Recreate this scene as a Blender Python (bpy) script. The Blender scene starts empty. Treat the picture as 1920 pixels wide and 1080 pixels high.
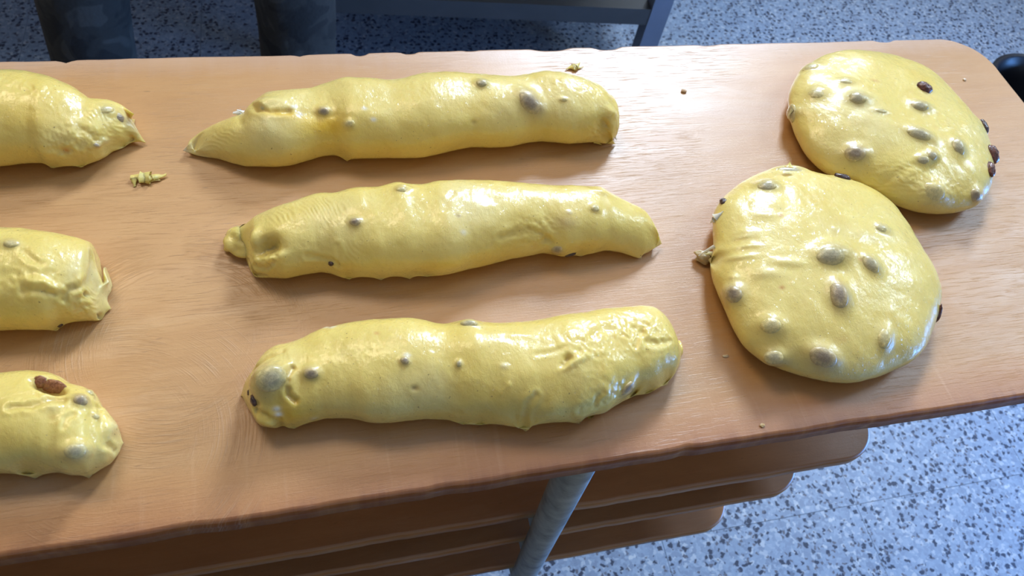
import bpy, bmesh, math, random
import numpy as np
from mathutils import Matrix, Vector
random.seed(7); rng = np.random.default_rng(11)
D = bpy.data; COL = bpy.context.scene.collection; SC = bpy.context.scene

# ------------------------------------------------------------------ camera
# world: x along the top board, y across it (away from the photographer), z up, top face of the board z = 0
FPX = 1373.51; CAMH = 0.44466
RC = np.array([[0.97092941, 0.09501352, -0.21970097],
               [-0.19772486, 0.83566733, -0.51241096],
               [0.13491095, 0.54095522, 0.83016052]])
CAMP = np.array([0, 0, CAMH])
def at(px, py, z=0.0):                      # design helper: where a measured direction meets height z
    r = RC @ np.array([px - 960, 540 - py, -FPX]); t = (z - CAMH) / r[2]
    return CAMP + r * t
def proj(P):
    q = (np.asarray(P) - CAMP) @ RC
    return np.stack([960 + q[..., 0] * FPX / -q[..., 2], 540 - q[..., 1] * FPX / -q[..., 2]], -1)
cam_d = D.cameras.new('camera'); cam = D.objects.new('camera', cam_d); COL.objects.link(cam)
M = Matrix.Identity(4)
for i in range(3):
    for j in range(3): M[i][j] = RC[i, j]
M[2][3] = CAMH
cam.matrix_world = M
cam_d.sensor_width = 36; cam_d.lens = FPX / 1920 * 36; cam_d.clip_start = 0.02
cam_d.dof.use_dof = True; cam_d.dof.focus_distance = 0.55; cam_d.dof.aperture_fstop = 14
SC.camera = cam
SC.view_settings.view_transform = 'Standard'; SC.view_settings.look = 'None'
SC.view_settings.gamma = 1; SC.view_settings.use_curve_mapping = False
SC.view_settings.exposure = -0.10

# ------------------------------------------------------------------ world and lights
w = D.worlds.new('world'); SC.world = w; w.use_nodes = True
bg = w.node_tree.nodes['Background']; bg.inputs[0].default_value = (0.55, 0.7, 1.0, 1); bg.inputs[1].default_value = 1.0
def area(name, loc, target, sx, sy, col, power):
    l = D.lights.new(name, 'AREA'); l.shape = 'RECTANGLE'; l.size = sx; l.size_y = sy; l.color = col; l.energy = power
    o = D.objects.new(name, l); COL.objects.link(o); o.location = loc
    o.rotation_euler = (Vector(target) - Vector(loc)).to_track_quat('-Z', 'Y').to_euler(); return o
FLOOR = -0.85; CEIL = 2.8; XL, XR, YF, YB = -2.31, 2.89, -1.77, 2.60
area('window_light', (1.35, YB + .02, 1.73), (1.35, 0, 1.73), 0.70, 0.80, (0.66, 0.81, 1.0), 165)
area('side_window_light', (XR + .02, 1.15, 1.75), (0, 1.15, 1.75), 0.70, 0.80, (0.58, 0.77, 1.0), 42)
area('added_floor_light', (XR + .02, -.30, -.44), (0, -.30, -.44), 1.3, .75, (0.13, 0.38, 1.0), 115)  # added blue light, kept below board height so it brightens the floor
area('ceiling_lamp_light', (-.85, 2.0, CEIL - .09), (-.85, 2.0, 0), 1.5, .9, (1.0, 0.82, 0.56), 42)

# ------------------------------------------------------------------ helpers
def tag(o, label=None, cat=None, group=None, kind=None):
    for k, v in (('label', label), ('category', cat), ('group', group), ('kind', kind)):
        if v: o[k] = v
    return o
def link(name, me, parent=None, mat=None):
    o = D.objects.new(name, me); COL.objects.link(o)
    if parent: o.parent = parent
    if mat is not None and me is not None and not me.materials: me.materials.append(mat)
    return o
def empty(name, loc=(0, 0, 0)):
    o = D.objects.new(name, None); COL.objects.link(o); o.location = loc; o.empty_display_size = .05; return o
def mesh_np(name, V, F, smooth=True):
    me = D.meshes.new(name); V = np.asarray(V, np.float32); F = np.asarray(F, np.int32); k = F.shape[1]
    me.vertices.add(len(V)); me.vertices.foreach_set('co', V.ravel())
    me.loops.add(F.size); me.loops.foreach_set('vertex_index', F.ravel())
    me.polygons.add(len(F)); me.polygons.foreach_set('loop_start', np.arange(len(F), dtype=np.int32) * k)
    me.update(calc_edges=True); me.validate()
    me.polygons.foreach_set('use_smooth', [smooth] * len(me.polygons)); return me
def bm_obj(name, bm, mat, parent=None, smooth=False):
    bmesh.ops.recalc_face_normals(bm, faces=bm.faces)
    me = D.meshes.new(name); bm.to_mesh(me); bm.free()
    for p in me.polygons: p.use_smooth = smooth
    return link(name, me, parent, mat)
def bx(bm, lo, hi, bev=0):
    lo, hi = Vector(lo), Vector(hi)
    r = bmesh.ops.create_cube(bm, size=1)
    for v in r['verts']: v.co = Vector(((lo[i] + hi[i]) / 2 + v.co[i] * (hi[i] - lo[i]) for i in range(3)))
    if bev:
        es = list({e for v in r['verts'] for e in v.link_edges})
        bmesh.ops.bevel(bm, geom=es, offset=bev, segments=2, affect='EDGES')
def tube(bm, pts, radii, n=20, cap=True):
    pts = [Vector(p) for p in pts]; rings = []
    ref = Vector((0, 0, 1))
    if abs((pts[-1] - pts[0]).normalized().dot(ref)) > .9: ref = Vector((1, 0, 0))
    for i, p in enumerate(pts):
        t = (pts[min(i + 1, len(pts) - 1)] - pts[max(i - 1, 0)]).normalized()
        a = t.cross(ref).normalized(); b = t.cross(a)
        rings.append([bm.verts.new(p + (a * math.cos(2 * math.pi * k / n) + b * math.sin(2 * math.pi * k / n)) * radii[i]) for k in range(n)])
    for r0, r1 in zip(rings, rings[1:]):
        for k in range(n): bm.faces.new((r0[k], r0[(k + 1) % n], r1[(k + 1) % n], r1[k]))
    if cap: bm.faces.new(rings[0]); bm.faces.new(rings[-1][::-1])
def lathe(bm, prof, c, n=40):
    rings = []
    for r, z in prof:
        rings.append([bm.verts.new((c[0] + r * math.cos(2 * math.pi * k / n), c[1] + r * math.sin(2 * math.pi * k / n), c[2] + z)) for k in range(n)])
    for r0, r1 in zip(rings, rings[1:]):
        for k in range(n): bm.faces.new((r0[k], r0[(k + 1) % n], r1[(k + 1) % n], r1[k]))
    bm.faces.new(rings[0]); bm.faces.new(rings[-1][::-1])

# value noise
_T = rng.random((64, 64, 64)).astype(np.float32)
def noise(P, s):
    P = np.asarray(P, np.float64) * s; i = np.floor(P).astype(int); f = P - i; f = f * f * (3 - 2 * f); i &= 63; j = (i + 1) & 63
    x0, y0, z0 = i[..., 0], i[..., 1], i[..., 2]; x1, y1, z1 = j[..., 0], j[..., 1], j[..., 2]; u, v, q = f[..., 0], f[..., 1], f[..., 2]
    a = _T[x0, y0, z0] * (1 - u) + _T[x1, y0, z0] * u; b = _T[x0, y1, z0] * (1 - u) + _T[x1, y1, z0] * u
    c = _T[x0, y0, z1] * (1 - u) + _T[x1, y0, z1] * u; d = _T[x0, y1, z1] * (1 - u) + _T[x1, y1, z1] * u
    return ((a * (1 - v) + b * v) * (1 - q) + (c * (1 - v) + d * v) * q) * 2 - 1

# ------------------------------------------------------------------ materials
class NT:
    def __init__(s, name):
        s.m = D.materials.new(name); s.m.use_nodes = True; s.t = s.m.node_tree; s.b = s.t.nodes['Principled BSDF']
    def n(s, typ, **kw):
        nd = s.t.nodes.new(typ)
        for k, v in kw.items():
            if k.startswith('i_'):
                key = k[2:].replace('_', ' '); key = int(key) if key.isdigit() else key
                if isinstance(v, bpy.types.NodeSocket): s.t.links.new(v, nd.inputs[key])
                else: nd.inputs[key].default_value = v
            else: setattr(nd, k, v)
        return nd
    def set(s, **kw):
        for k, v in kw.items():
            k = k.replace('_', ' ')
            if isinstance(v, bpy.types.NodeSocket): s.t.links.new(v, s.b.inputs[k])
            else: s.b.inputs[k].default_value = v
    def coord(s, scale=(1, 1, 1), rot=(0, 0, 0), loc=(0, 0, 0), src='Object'):
        tc = s.n('ShaderNodeTexCoord'); mp = s.n('ShaderNodeMapping')
        s.t.links.new(tc.outputs[src], mp.inputs[0]); mp.inputs['Scale'].default_value = scale
        mp.inputs['Rotation'].default_value = rot; mp.inputs['Location'].default_value = loc; return mp.outputs[0]
    def noise(s, vec, scale, detail=3, rough=.5, dist=0):
        return s.n('ShaderNodeTexNoise', i_Vector=vec, i_Scale=scale, i_Detail=detail, i_Roughness=rough, i_Distortion=dist).outputs['Fac']
    def ramp(s, fac, stops):
        r = s.n('ShaderNodeValToRGB', i_Fac=fac); e = r.color_ramp.elements
        while len(e) < len(stops): e.new(.5)
        for k, (p, c) in enumerate(stops):
            e[k].position = p; e[k].color = (*c, 1) if not isinstance(c, (int, float)) else (c, c, c, 1)
        return r.outputs[0]
    def mix(s, fac, a, b, mode='MIX'):
        nd = s.n('ShaderNodeMix', data_type='RGBA', blend_type=mode)
        for sock, v in ((nd.inputs[0], fac), (nd.inputs[6], a), (nd.inputs[7], b)):
            if isinstance(v, bpy.types.NodeSocket): s.t.links.new(v, sock)
            else: sock.default_value = v if not isinstance(v, tuple) or len(v) == 4 else (*v, 1)
        return nd.outputs[2]
    def math(s, op, a, b=0.0, c=0.0):
        nd = s.n('ShaderNodeMath', operation=op)
        for k, v in enumerate((a, b, c)):
            if isinstance(v, bpy.types.NodeSocket): s.t.links.new(v, nd.inputs[k])
            else: nd.inputs[k].default_value = v
        return nd.outputs[0]
    def bump(s, h, strength, dist, prev=None):
        nd = s.n('ShaderNodeBump', i_Height=h, i_Strength=strength, i_Distance=dist)
        if prev is not None: s.t.links.new(prev, nd.inputs['Normal'])
        return nd.outputs[0]
def plain(name, col, rough=.5, metal=0, bump=0):
    a = NT(name); a.set(Base_Color=(*col, 1), Roughness=rough, Metallic=metal)
    c = a.coord()
    f = a.noise(c, 14, 4); a.set(Base_Color=a.mix(f, tuple(x * .82 for x in col), tuple(min(1, x * 1.15) for x in col)))
    if bump: a.set(Normal=a.bump(a.noise(c, 90, 3), bump, .002))
    return a.m

def dough_mat(name='egg_washed_dough'):
    a = NT(name); at_ = a.n('ShaderNodeAttribute', attribute_name='dough_colour').outputs['Color']
    c = a.coord()
    n1 = a.noise(c, 45, 5, .6); n2 = a.noise(c, 1400, 2, .6); n3 = a.noise(c, 260, 4, .65, .6)
    col = a.mix(a.ramp(n1, [(.3, 0.0), (.7, .42)]), at_, (0.88, 0.78, 0.50, 1), 'MULTIPLY')
    sp = a.ramp(a.noise(c, 520, 1, .4), [(.76, 0.0), (.79, .75)])
    col = a.mix(sp, col, (0.34, 0.22, 0.07, 1))
    a.set(Base_Color=col, Subsurface_Weight=.5, Subsurface_Radius=(1.0, .8, .4), Subsurface_Scale=.005)
    r = a.ramp(n3, [(.35, .36), (.65, .50)]); a.set(Roughness=r, IOR=1.42)
    st = a.noise(a.coord((1.0, .35, 1.0), (0, 0, .3)), 330, 4, .7, 1.2)
    nb = a.bump(n3, .12, .0022); nb = a.bump(st, .14, .0016, nb); nb = a.bump(n2, .10, .0004, nb)
    a.set(Normal=nb, Coat_Weight=.85, Coat_Roughness=.08, Coat_IOR=1.5)
    cb = a.bump(n3, .16, .0014); pim = a.ramp(a.noise(c, 620, 2, .5), [(.60, 0.0), (.74, 1.0)]); cb = a.bump(pim, .9, .0007, cb); cb = a.bump(a.ramp(a.noise(c, 190, 3, .6), [(.55, 0.0), (.75, 1.0)]), .35, .0012, cb); cb = a.bump(st, .12, .0012, cb); a.set(Coat_Normal=cb)
    return a.m
DOUGH = dough_mat()

def wood_mat(name, lo, mid, hi, smear=1.0, rough=.42, edge=True):
    a = NT(name); c = a.coord((2, 9, 9)); cf = a.coord((3, 90, 90)); cc = a.coord()
    g1 = a.noise(c, 5, 6, .6, .3); g2 = a.noise(cf, 9, 4, .65); bl = a.noise(cc, 6, 3, .5)
    col = a.ramp(g1, [(.20, lo), (.5, mid), (.78, hi)])
    col = a.mix(.18, col, a.ramp(g2, [(.3, lo), (.7, hi)]))
    col = a.mix(a.ramp(bl, [(.4, 0.0), (.7, .5)]), col, tuple(x * .78 for x in mid))
    # dark flecks of the grain and small stains
    fl = a.ramp(a.noise(a.coord((22, 95, 60)), 4, 1.5, .5), [(.72, 0.0), (.8, .45)])
    col = a.mix(fl, col, tuple(x * .45 for x in lo))
    stn = a.ramp(a.noise(cc, 26, 2, .4), [(.74, 0.0), (.82, .35)])
    col = a.mix(stn, col, (.20, .10, .09))
    # dried smears of egg wash and flour: a thin pale film of its own
    s1 = a.noise(a.coord((1.0, 5, 1), (0, 0, .35)), 9, 5, .7, .8); s2 = a.noise(cc, 4.5, 3, .5)
    sm = a.math('MULTIPLY', a.ramp(s1, [(.45, 0.0), (.75, 1.0)]), a.ramp(s2, [(.42, 0.0), (.62, 1.0)]))
    col = a.mix(a.math('MULTIPLY', sm, .30 * smear), col, (.62, .47, .36))
    if edge:                                # worn, greasier rim at both long sides
        sx = a.n('ShaderNodeSeparateXYZ', i_0=cc)
        y = a.math('ADD', sx.outputs[1], a.math('MULTIPLY', a.noise(a.coord((30, 1, 1)), 3, 4, .6), .016))
        sk = a.ramp(a.noise(a.coord((150, 9, 1)), 1, 3, .6), [(.60, 0.0), (.74, 1.0)]); col = a.mix(a.math('MULTIPLY', sk, a.ramp(y, [(.150, .45), (.20, 0.0)])), col, (.72, .45, .26))
        near = a.ramp(y, [(.142, 1.0), (.150, 0.30), (.172, 0.0)])
        col = a.mix(a.ramp(y, [(.145, .55), (.185, 0.0)]), col, (.60, .21, .05)); col = a.mix(near, col, (.24, .07, .02))
        col = a.mix(a.math('MULTIPLY', a.ramp(y, [(.515, 0.0), (.545, .5)]), 1.0), col, (.60, .42, .34))
    a.set(Base_Color=col)
    # brush strokes left in the dried egg wash: straight ones and arcs
    d1 = a.ramp(a.noise(a.coord((1, 26, 1), (0, 0, .30)), 30, 4, .7, .3), [(.56, 0.0), (.72, 1.0)]); d2 = a.ramp(a.noise(a.coord((1, 24, 1), (0, 0, -.75)), 34, 4, .7, .3), [(.57, 0.0), (.72, 1.0)])
    d0 = a.ramp(a.noise(a.coord((1, 30, 1), (0, 0, .02)), 26, 4, .7, .2), [(.52, 0.0), (.72, 1.0)])
    m1 = a.ramp(a.noise(cc, 5.5, 3), [(.45, 0.0), (.58, 1.0)]); m2 = a.ramp(a.noise(a.coord(loc=(3, 1, 0)), 6, 3), [(.50, 0.0), (.58, 1.0)]); m0 = a.ramp(a.noise(a.coord(loc=(7, 4, 0)), 5, 3), [(.42, 0.0), (.56, 1.0)])
    lines = a.math('ADD', a.math('MULTIPLY', d1, m1), a.math('ADD', a.math('MULTIPLY', d2, m2), a.math('MULTIPLY', d0, a.math('MULTIPLY', m0, .22))))
    nb = a.bump(g2, .10, .0008)
    if smear > .6:
        for cx, cy, rr in ((*at(205, 835)[:2], .105), (*at(330, 640)[:2], .09)):
            vs = a.n('ShaderNodeVectorMath', operation='SUBTRACT', i_0=cc); vs.inputs[1].default_value = (cx, cy, 0); sp = a.n('ShaderNodeSeparateXYZ', i_0=vs.outputs[0])
            rad = a.n('ShaderNodeVectorMath', operation='LENGTH', i_0=vs.outputs[0]).outputs['Value']; an = a.math('ARCTAN2', sp.outputs[1], sp.outputs[0])
            cb = a.n('ShaderNodeCombineXYZ', i_0=a.math('MULTIPLY', rad, 900), i_1=a.math('MULTIPLY', an, 2.2))
            ln = a.ramp(a.noise(cb.outputs[0], 1.0, 3, .6), [(.50, 0.0), (.68, 1.0)])
            msk = a.ramp(a.math('MULTIPLY', rad, 1 / rr), [(.35, 0.0), (.6, 1.0), (.85, 1.0), (1.0, 0.0)])
            msk = a.math('MULTIPLY', msk, a.ramp(a.noise(a.coord(loc=(cx * 40, 2, 0)), 14, 2), [(.46, 0.0), (.58, 1.0)])); lines = a.math('ADD', lines, a.math('MULTIPLY', ln, msk))
    nb = a.bump(lines, .29 * smear, .0008, nb)
    col = a.mix(a.math('MULTIPLY', lines, .16 * smear), col, (.72, .56, .40))
    a.set(Base_Color=col)
    nb = a.bump(a.noise(cc, 520, 2, .6), .15, .0004, nb)
    gz = a.n('ShaderNodeSeparateXYZ', i_0=a.n('ShaderNodeNewGeometry').outputs['True Normal']).outputs[2]; tf = a.ramp(gz, [(.55, .08), (.9, 1.0)])
    rg = a.ramp(s1, [(.3, rough + .10), (.7, rough - .06)])
    a.set(Normal=nb, Roughness=rg, IOR=1.6, Coat_Weight=a.math('MULTIPLY', tf, min(1, .75 * smear)), Specular_IOR_Level=a.math('MULTIPLY', tf, .5), Coat_Roughness=.43, Coat_Normal=nb)
    return a.m
WOOD = wood_mat('worn_beech', (.48, .225, .066), (.54, .268, .085), (.59, .315, .112))
WOOD_DARK = wood_mat('old_beech', (.30, .115, .030), (.38, .155, .045), (.46, .20, .065), .35, .40, False)

def terrazzo(name):
    a = NT(name); c = a.coord()
    w_ = a.n('ShaderNodeMix', data_type='VECTOR'); w_.inputs[0].default_value = .013
    nz = a.n('ShaderNodeTexNoise', i_Vector=c, i_Scale=130, i_Detail=2)
    a.t.links.new(c, w_.inputs[4]); a.t.links.new(nz.outputs['Color'], w_.inputs[5]); v = w_.outputs[1]
    v1 = a.n('ShaderNodeTexVoronoi', i_Vector=v, i_Scale=150); ran = a.n('ShaderNodeSeparateColor', i_0=v1.outputs['Color'])
    big = a.n('ShaderNodeTexVoronoi', i_Vector=v, i_Scale=98); rb = a.n('ShaderNodeSeparateColor', i_0=big.outputs['Color'])
    base = a.ramp(ran.outputs[0], [(0, (.20, .25, .34)), (.45, (.26, .33, .44)), (.8, (.33, .40, .51)), (1, (.54, .58, .62))])  # bluish daylight cast is put into the base colour
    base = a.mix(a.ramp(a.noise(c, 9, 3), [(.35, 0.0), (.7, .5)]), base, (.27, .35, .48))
    dk = a.math('MULTIPLY', a.ramp(rb.outputs[1], [(.62, 0.0), (.64, 1.0)]), a.ramp(big.outputs['Distance'], [(.40, 1.0), (.52, 0.0)]))
    col = a.mix(dk, base, (.03, .04, .075))
    dk2 = a.math('MULTIPLY', a.ramp(ran.outputs[2], [(.88, 0.0), (.9, 1.0)]), a.ramp(v1.outputs['Distance'], [(.35, 1.0), (.5, 0.0)]))
    col = a.mix(dk2, col, (.12, .12, .15))
    a.set(Base_Color=col, Roughness=.42, Normal=a.bump(a.noise(c, 60, 3), .06, .002)); return a.m
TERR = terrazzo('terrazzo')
GROUT = plain('grey_grout', (.26, .29, .34), .8)
WALL = plain('cream_plaster', (.30, .26, .20), .85, 0, .3)
CEILM = plain('white_plaster', (.42, .41, .40), .9)
FRAME = plain('painted_frame', (.55, .55, .55), .5)
STEEL = plain('dull_painted_steel', (.085, .082, .08), .45, .3)
STEEL_L = plain('grey_blue_steel', (.22, .25, .32), .42, .3)
def galv():
    a = NT('galvanised_steel'); c = a.coord(); v = a.n('ShaderNodeTexVoronoi', i_Vector=c, i_Scale=70)
    f = a.noise(c, 55, 4, .6)
    col = a.mix(a.ramp(f, [(.35, 0.0), (.7, 1.0)]), (.20, .21, .195), (.42, .43, .40)); col = a.mix(a.ramp(v.outputs['Distance'], [(.2, 0.0), (.6, .25)]), col, (.5, .5, .48))
    a.set(Base_Color=col, Metallic=.35, Roughness=a.ramp(f, [(.3, .38), (.7, .6)]), Normal=a.bump(f, .2, .001)); return a.m
GALV = galv()
BLACK = plain('black_plastic', (.012, .014, .022), .35)

def raisin_mat(name, dark, lite, film=0.0):
    a = NT(name); c = a.coord()
    f = a.noise(c, 420, 4, .6, .8); col = a.ramp(f, [(.35, dark), (.68, lite)])
    if film: col = a.mix(1.0, a.n('ShaderNodeAttribute', attribute_name='dough_colour').outputs['Color'], col, 'MULTIPLY')
    a.set(Base_Color=col, Roughness=.30 if film else .34, Subsurface_Weight=.12, Subsurface_Radius=(1, .6, .4), Subsurface_Scale=.0015,
          Coat_Weight=.45, Coat_Roughness=.20 if film else .14, Normal=a.bump(f, .35 if film else .6, .0012)); return a.m
R_BARE = raisin_mat('bare_raisin', (.035, .018, .018), (.13, .055, .035))
R_SUNK = raisin_mat('raisin_inside_hole', (.20, .06, .015), (.42, .17, .06))
R_RED = raisin_mat('brown_raisin', (.06, .018, .012), (.24, .075, .035))
R_FILM = raisin_mat('raisin_under_film', (.78, .78, .78), (1.12, 1.12, 1.12), 1)

# ------------------------------------------------------------------ room
def plate_wall(name, lo, hi, hole=None, ax=0, mat=WALL):
    bm = bmesh.new()
    if not hole: bx(bm, lo, hi)
    else:
        a0, a1, z0, z1 = hole
        def seg(p, q, zz0, zz1):
            l = list(lo); h = list(hi); l[ax] = p; h[ax] = q; l[2] = zz0; h[2] = zz1; bx(bm, l, h)
        if z0 > lo[2] + .01: seg(lo[ax], hi[ax], lo[2], z0)
        seg(lo[ax], hi[ax], z1, hi[2]); seg(lo[ax], a0, z0, z1); seg(a1, hi[ax], z0, z1)
    return tag(bm_obj(name, bm, mat), kind='structure')
T = .12
floor = None
bm = bmesh.new(); bx(bm, (XL - T, YF - T, FLOOR - .10), (XR + T, YB + T, FLOOR - .004)); floor = tag(bm_obj('floor', bm, GROUT), kind='structure')
plate_wall('wall_back', (XL - T, YB, FLOOR), (XR + T, YB + T, CEIL), (.98, 1.72, 1.30, 2.14), 0)
bm = bmesh.new()
for y0_, y1_, z0_, z1_ in ((YF, YB, FLOOR, FLOOR + .02), (YF, -1.0, FLOOR + .02, -.04), (.40, YB, FLOOR + .02, -.04), (YF, YB, -.04, 1.33), (YF, .78, 1.33, 2.17), (1.52, YB, 1.33, 2.17), (YF, YB, 2.17, CEIL)): bx(bm, (XR, y0_, z0_), (XR + T, y1_, z1_))
tag(bm_obj('wall_right', bm, WALL), kind='structure')
plate_wall('wall_left', (XL - T, YF, FLOOR), (XL, YB, CEIL))
plate_wall('wall_front', (XL - T, YF - T, FLOOR), (XR + T, YF, CEIL))
bm = bmesh.new(); bx(bm, (XL - T, YF - T, CEIL), (XR + T, YB + T, CEIL + .1)); tag(bm_obj('ceiling', bm, CEILM), kind='structure')
win = tag(empty('window_1', (1.35, YB, 1.30)), kind='structure')
bm = bmesh.new()
for a_, b_ in (((-.37, -.03, 0), (-.35, .03, .84)), ((.35, -.03, 0), (.37, .03, .84)), ((-.35, -.03, 0), (.35, .03, .02)), ((-.35, -.03, .82), (.35, .03, .84)), ((-.010, -.02, .02), (.010, .02, .82))): bx(bm, a_, b_)
bm_obj('window_frame', bm, FRAME, win)
win2 = tag(empty('window_2', (XR, 1.15, 1.33)), kind='structure')
wf = D.objects.new('window_frame', win.children[0].data); COL.objects.link(wf); wf.parent = win2; win2.rotation_euler = (0, 0, math.pi / 2)
added_opening = tag(empty('added_opening_1', (XR, -.30, FLOOR + .02)), kind='structure')  # unseen low opening, added to carry the blue floor light
bm = bmesh.new()
for a_, b_ in (((0, -.7, 0), (.05, -.65, .79)), ((0, .65, 0), (.05, .7, .79)), ((0, -.65, .74), (.05, .65, .79))): bx(bm, a_, b_)
bm_obj('added_opening_frame', bm, FRAME, added_opening)
lamp = empty('ceiling_lamp', (-.85, 2.0, CEIL)); tag(lamp, 'white rectangular ceiling lamp high above the dough board', 'lamp')
bm = bmesh.new(); bx(bm, (-.80, -.50, -.06), (.80, .50, 0), .01); bm_obj('lamp_housing', bm, FRAME, lamp)

# terrazzo tiles, joints recessed; one joint crossing measured on the photograph
cr = at(1605, 946, FLOOR); TS = .40
bm = bmesh.new(); bx(bm, (-TS / 2 + .0004, -TS / 2 + .0004, -.012), (TS / 2 - .0004, TS / 2 - .0004, 0)); 
tile_me = None
nx0 = int((XL - cr[0]) / TS) - 1
ox = cr[0]; oy = cr[1]
for i in range(-9, 7):
    for j in range(-7, 8):
        x0, x1, y0, y1 = ox + i * TS, ox + (i + 1) * TS, oy + j * TS, oy + (j + 1) * TS
        x0, x1, y0, y1 = max(x0, XL), min(x1, XR), max(y0, YF), min(y1, YB)
        if x1 - x0 < .02 or y1 - y0 < .02: continue
        full = abs(x1 - x0 - TS) < 1e-6 and abs(y1 - y0 - TS) < 1e-6
        if full and tile_me is not None:
            o = D.objects.new('tile', tile_me); COL.objects.link(o); o.parent = floor
        else:
            b2 = bmesh.new(); hx, hy = (x1 - x0) / 2 - .0004, (y1 - y0) / 2 - .0004; bx(b2, (-hx, -hy, -.012), (hx, hy, 0))
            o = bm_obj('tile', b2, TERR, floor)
            if full: tile_me = o.data
        o.location = ((x0 + x1) / 2, (y0 + y1) / 2, FLOOR); o.rotation_euler = (0, 0, 0)
bm.free()

# ------------------------------------------------------------------ boards
def board(name, x0, x1, y0, y1, z, th, rad, mat, chips=0.0, seed=0):
    r_ = np.random.default_rng(seed); pts = []
    def arc(cx, cy, a0):
        for k in range(15):
            t = math.radians(a0 + 90 * k / 14); pts.append((cx + rad * math.cos(t), cy + rad * math.sin(t)))
    arc(x1 - rad, y0 + rad, -90); arc(x1 - rad, y1 - rad, 0); arc(x0 + rad, y1 - rad, 90); arc(x0 + rad, y0 + rad, 180)
    P = np.array(pts); Q = []
    for p, q in zip(P, np.roll(P, -1, 0)):
        n = max(1, int(np.linalg.norm(q - p) / .004)); Q += [p + (q - p) * k / n for k in range(n)]
    Q = np.array(Q); n = len(Q)
    nrm = np.roll(Q, -1, 0) - np.roll(Q, 1, 0); nrm = np.stack([nrm[:, 1], -nrm[:, 0]], 1); nrm /= np.linalg.norm(nrm, axis=1)[:, None]
    Q3 = np.c_[Q, np.zeros(n)]
    dev = noise(Q3 + seed, 18) * .0007 + noise(Q3 + seed + 7, 90) * .0003
    if chips:
        far = Q[:, 1] > y1 - .03
        for px, wd, dp in ((128, .004, .003), (672, .006, .0035), (765, .007, .003), (1030, .016, .0035), (1137, .012, .004), (1665, .01, .003), (560, .004, .002), (880, .006, .0012), (1330, .01, .0015), (1850, .008, .0015)):
            xc = at(px, 85)[0]; dev -= far * dp * np.exp(-((Q[:, 0] - xc) / wd) ** 4)
        near = Q[:, 1] < y0 + .02
        for xc, wd, dp in ((.05, .01, .001), (.33, .02, .0012), (.21, .006, .0015), (-.1, .01, .001)): dev -= near * dp * np.exp(-((Q[:, 0] - xc) / wd) ** 2)
    Q = Q + nrm * dev[:, None]
    prof = [(.0, -th), (.0 if not chips else .0012, -th * .62), (.0, -th * .45), (.0, -.0035), (.0010, -.0012), (.0035, 0)]
    V = []
    for ins, zz in prof: V.append(np.c_[Q - nrm * ins, np.full(n, z + zz)])
    V = np.concatenate(V); bm = bmesh.new(); vs = [bm.verts.new(v) for v in V]
    for k in range(len(prof) - 1):
        for i in range(n):
            j = (i + 1) % n; f = bm.faces.new((vs[k * n + i], vs[k * n + j], vs[(k + 1) * n + j], vs[(k + 1) * n + i])); f.smooth = True
    bm.faces.new(vs[(len(prof) - 1) * n:]); bm.faces.new(vs[:n][::-1])
    bmesh.ops.recalc_face_normals(bm, faces=bm.faces)
    me = D.meshes.new(name); bm.to_mesh(me); bm.free()
    return link(name, me, None, mat)
TOP_TH = .015
b = board('wooden_board', -1.30, .687, .1355, .5355, 0, TOP_TH, .047, WOOD, 1, 3)
tag(b, 'long worn light wooden board carrying the raw dough, topmost board', 'board', 'stacked wooden boards')
YL = .168
low = []
for px1, px_e, lab, sd in (((1200, 930), (1645, 822), 'brown wooden board directly under the topmost board', 5), ((1200, 972), (1508, 900), 'brown wooden board third from the top, between two lower boards', 6), ((1200, 1017), (1372, 965), 'lowest brown wooden board of the stack, nearest the terrazzo floor', 8)):
    r = RC @ np.array([px1[0] - 960, 540 - px1[1], -FPX]); t = YL / r[1]; zz = CAMH + r[2] * t
    xe = at(*px_e, zz)[0]; low.append(zz)
    o = board('wooden_board', -1.28, xe, YL, YL + .335, zz, .013, .042, WOOD_DARK, 0, sd)
    tag(o, lab, 'board', 'stacked wooden boards')

# rack of galvanised pipes that carries the boards
rack = empty('pipe_rack', (.15, .345, FLOOR)); tag(rack, 'galvanised grey pipe rack holding the wooden boards', 'rack')
def rel(p, o): return tuple(p[i] - o.location[i] for i in range(3))
ztop = -TOP_TH - .0016
p0 = at(1079, 878, -.045); p0 = np.array([p0[0], .150, -.045]); q0 = at(992, 1066, -.36)
dirn = (q0 - p0) / (q0[2] - p0[2]); dirn[1] = 0
for xx, yy, dr in ((None, .1500, dirn), (None, .5215, dirn), (-1.05, .150, np.array([0, 0, 1.])), (-1.05, .5215, np.array([0, 0, 1.]))):
    base = np.array([p0[0] if xx is None else xx, yy, -.045])
    a_ = base + dr * (FLOOR - base[2]); b_ = base + dr * (ztop - .001 - base[2])
    bm = bmesh.new(); tube(bm, [rel(a_, rack), rel((a_ + b_) / 2, rack), rel(b_, rack)], [.0135] * 3, 28)
    bm_obj('pipe_leg', bm, GALV, rack, True)
for zz in [0.] + low:
    for xb, dr in ((None, dirn), (-1.05, np.array([0, 0, 1.]))):
        zc = zz - (TOP_TH if zz == 0 else .013) - .0085
        xq = (p0[0] + dirn[0] * (zc + .045)) if xb is None else xb
        bm = bmesh.new(); tube(bm, [rel((xq, .152, zc), rack), rel((xq, .52, zc), rack)], [.008] * 2, 16)
        bm_obj('cross_bar', bm, GALV, rack, True)

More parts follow.
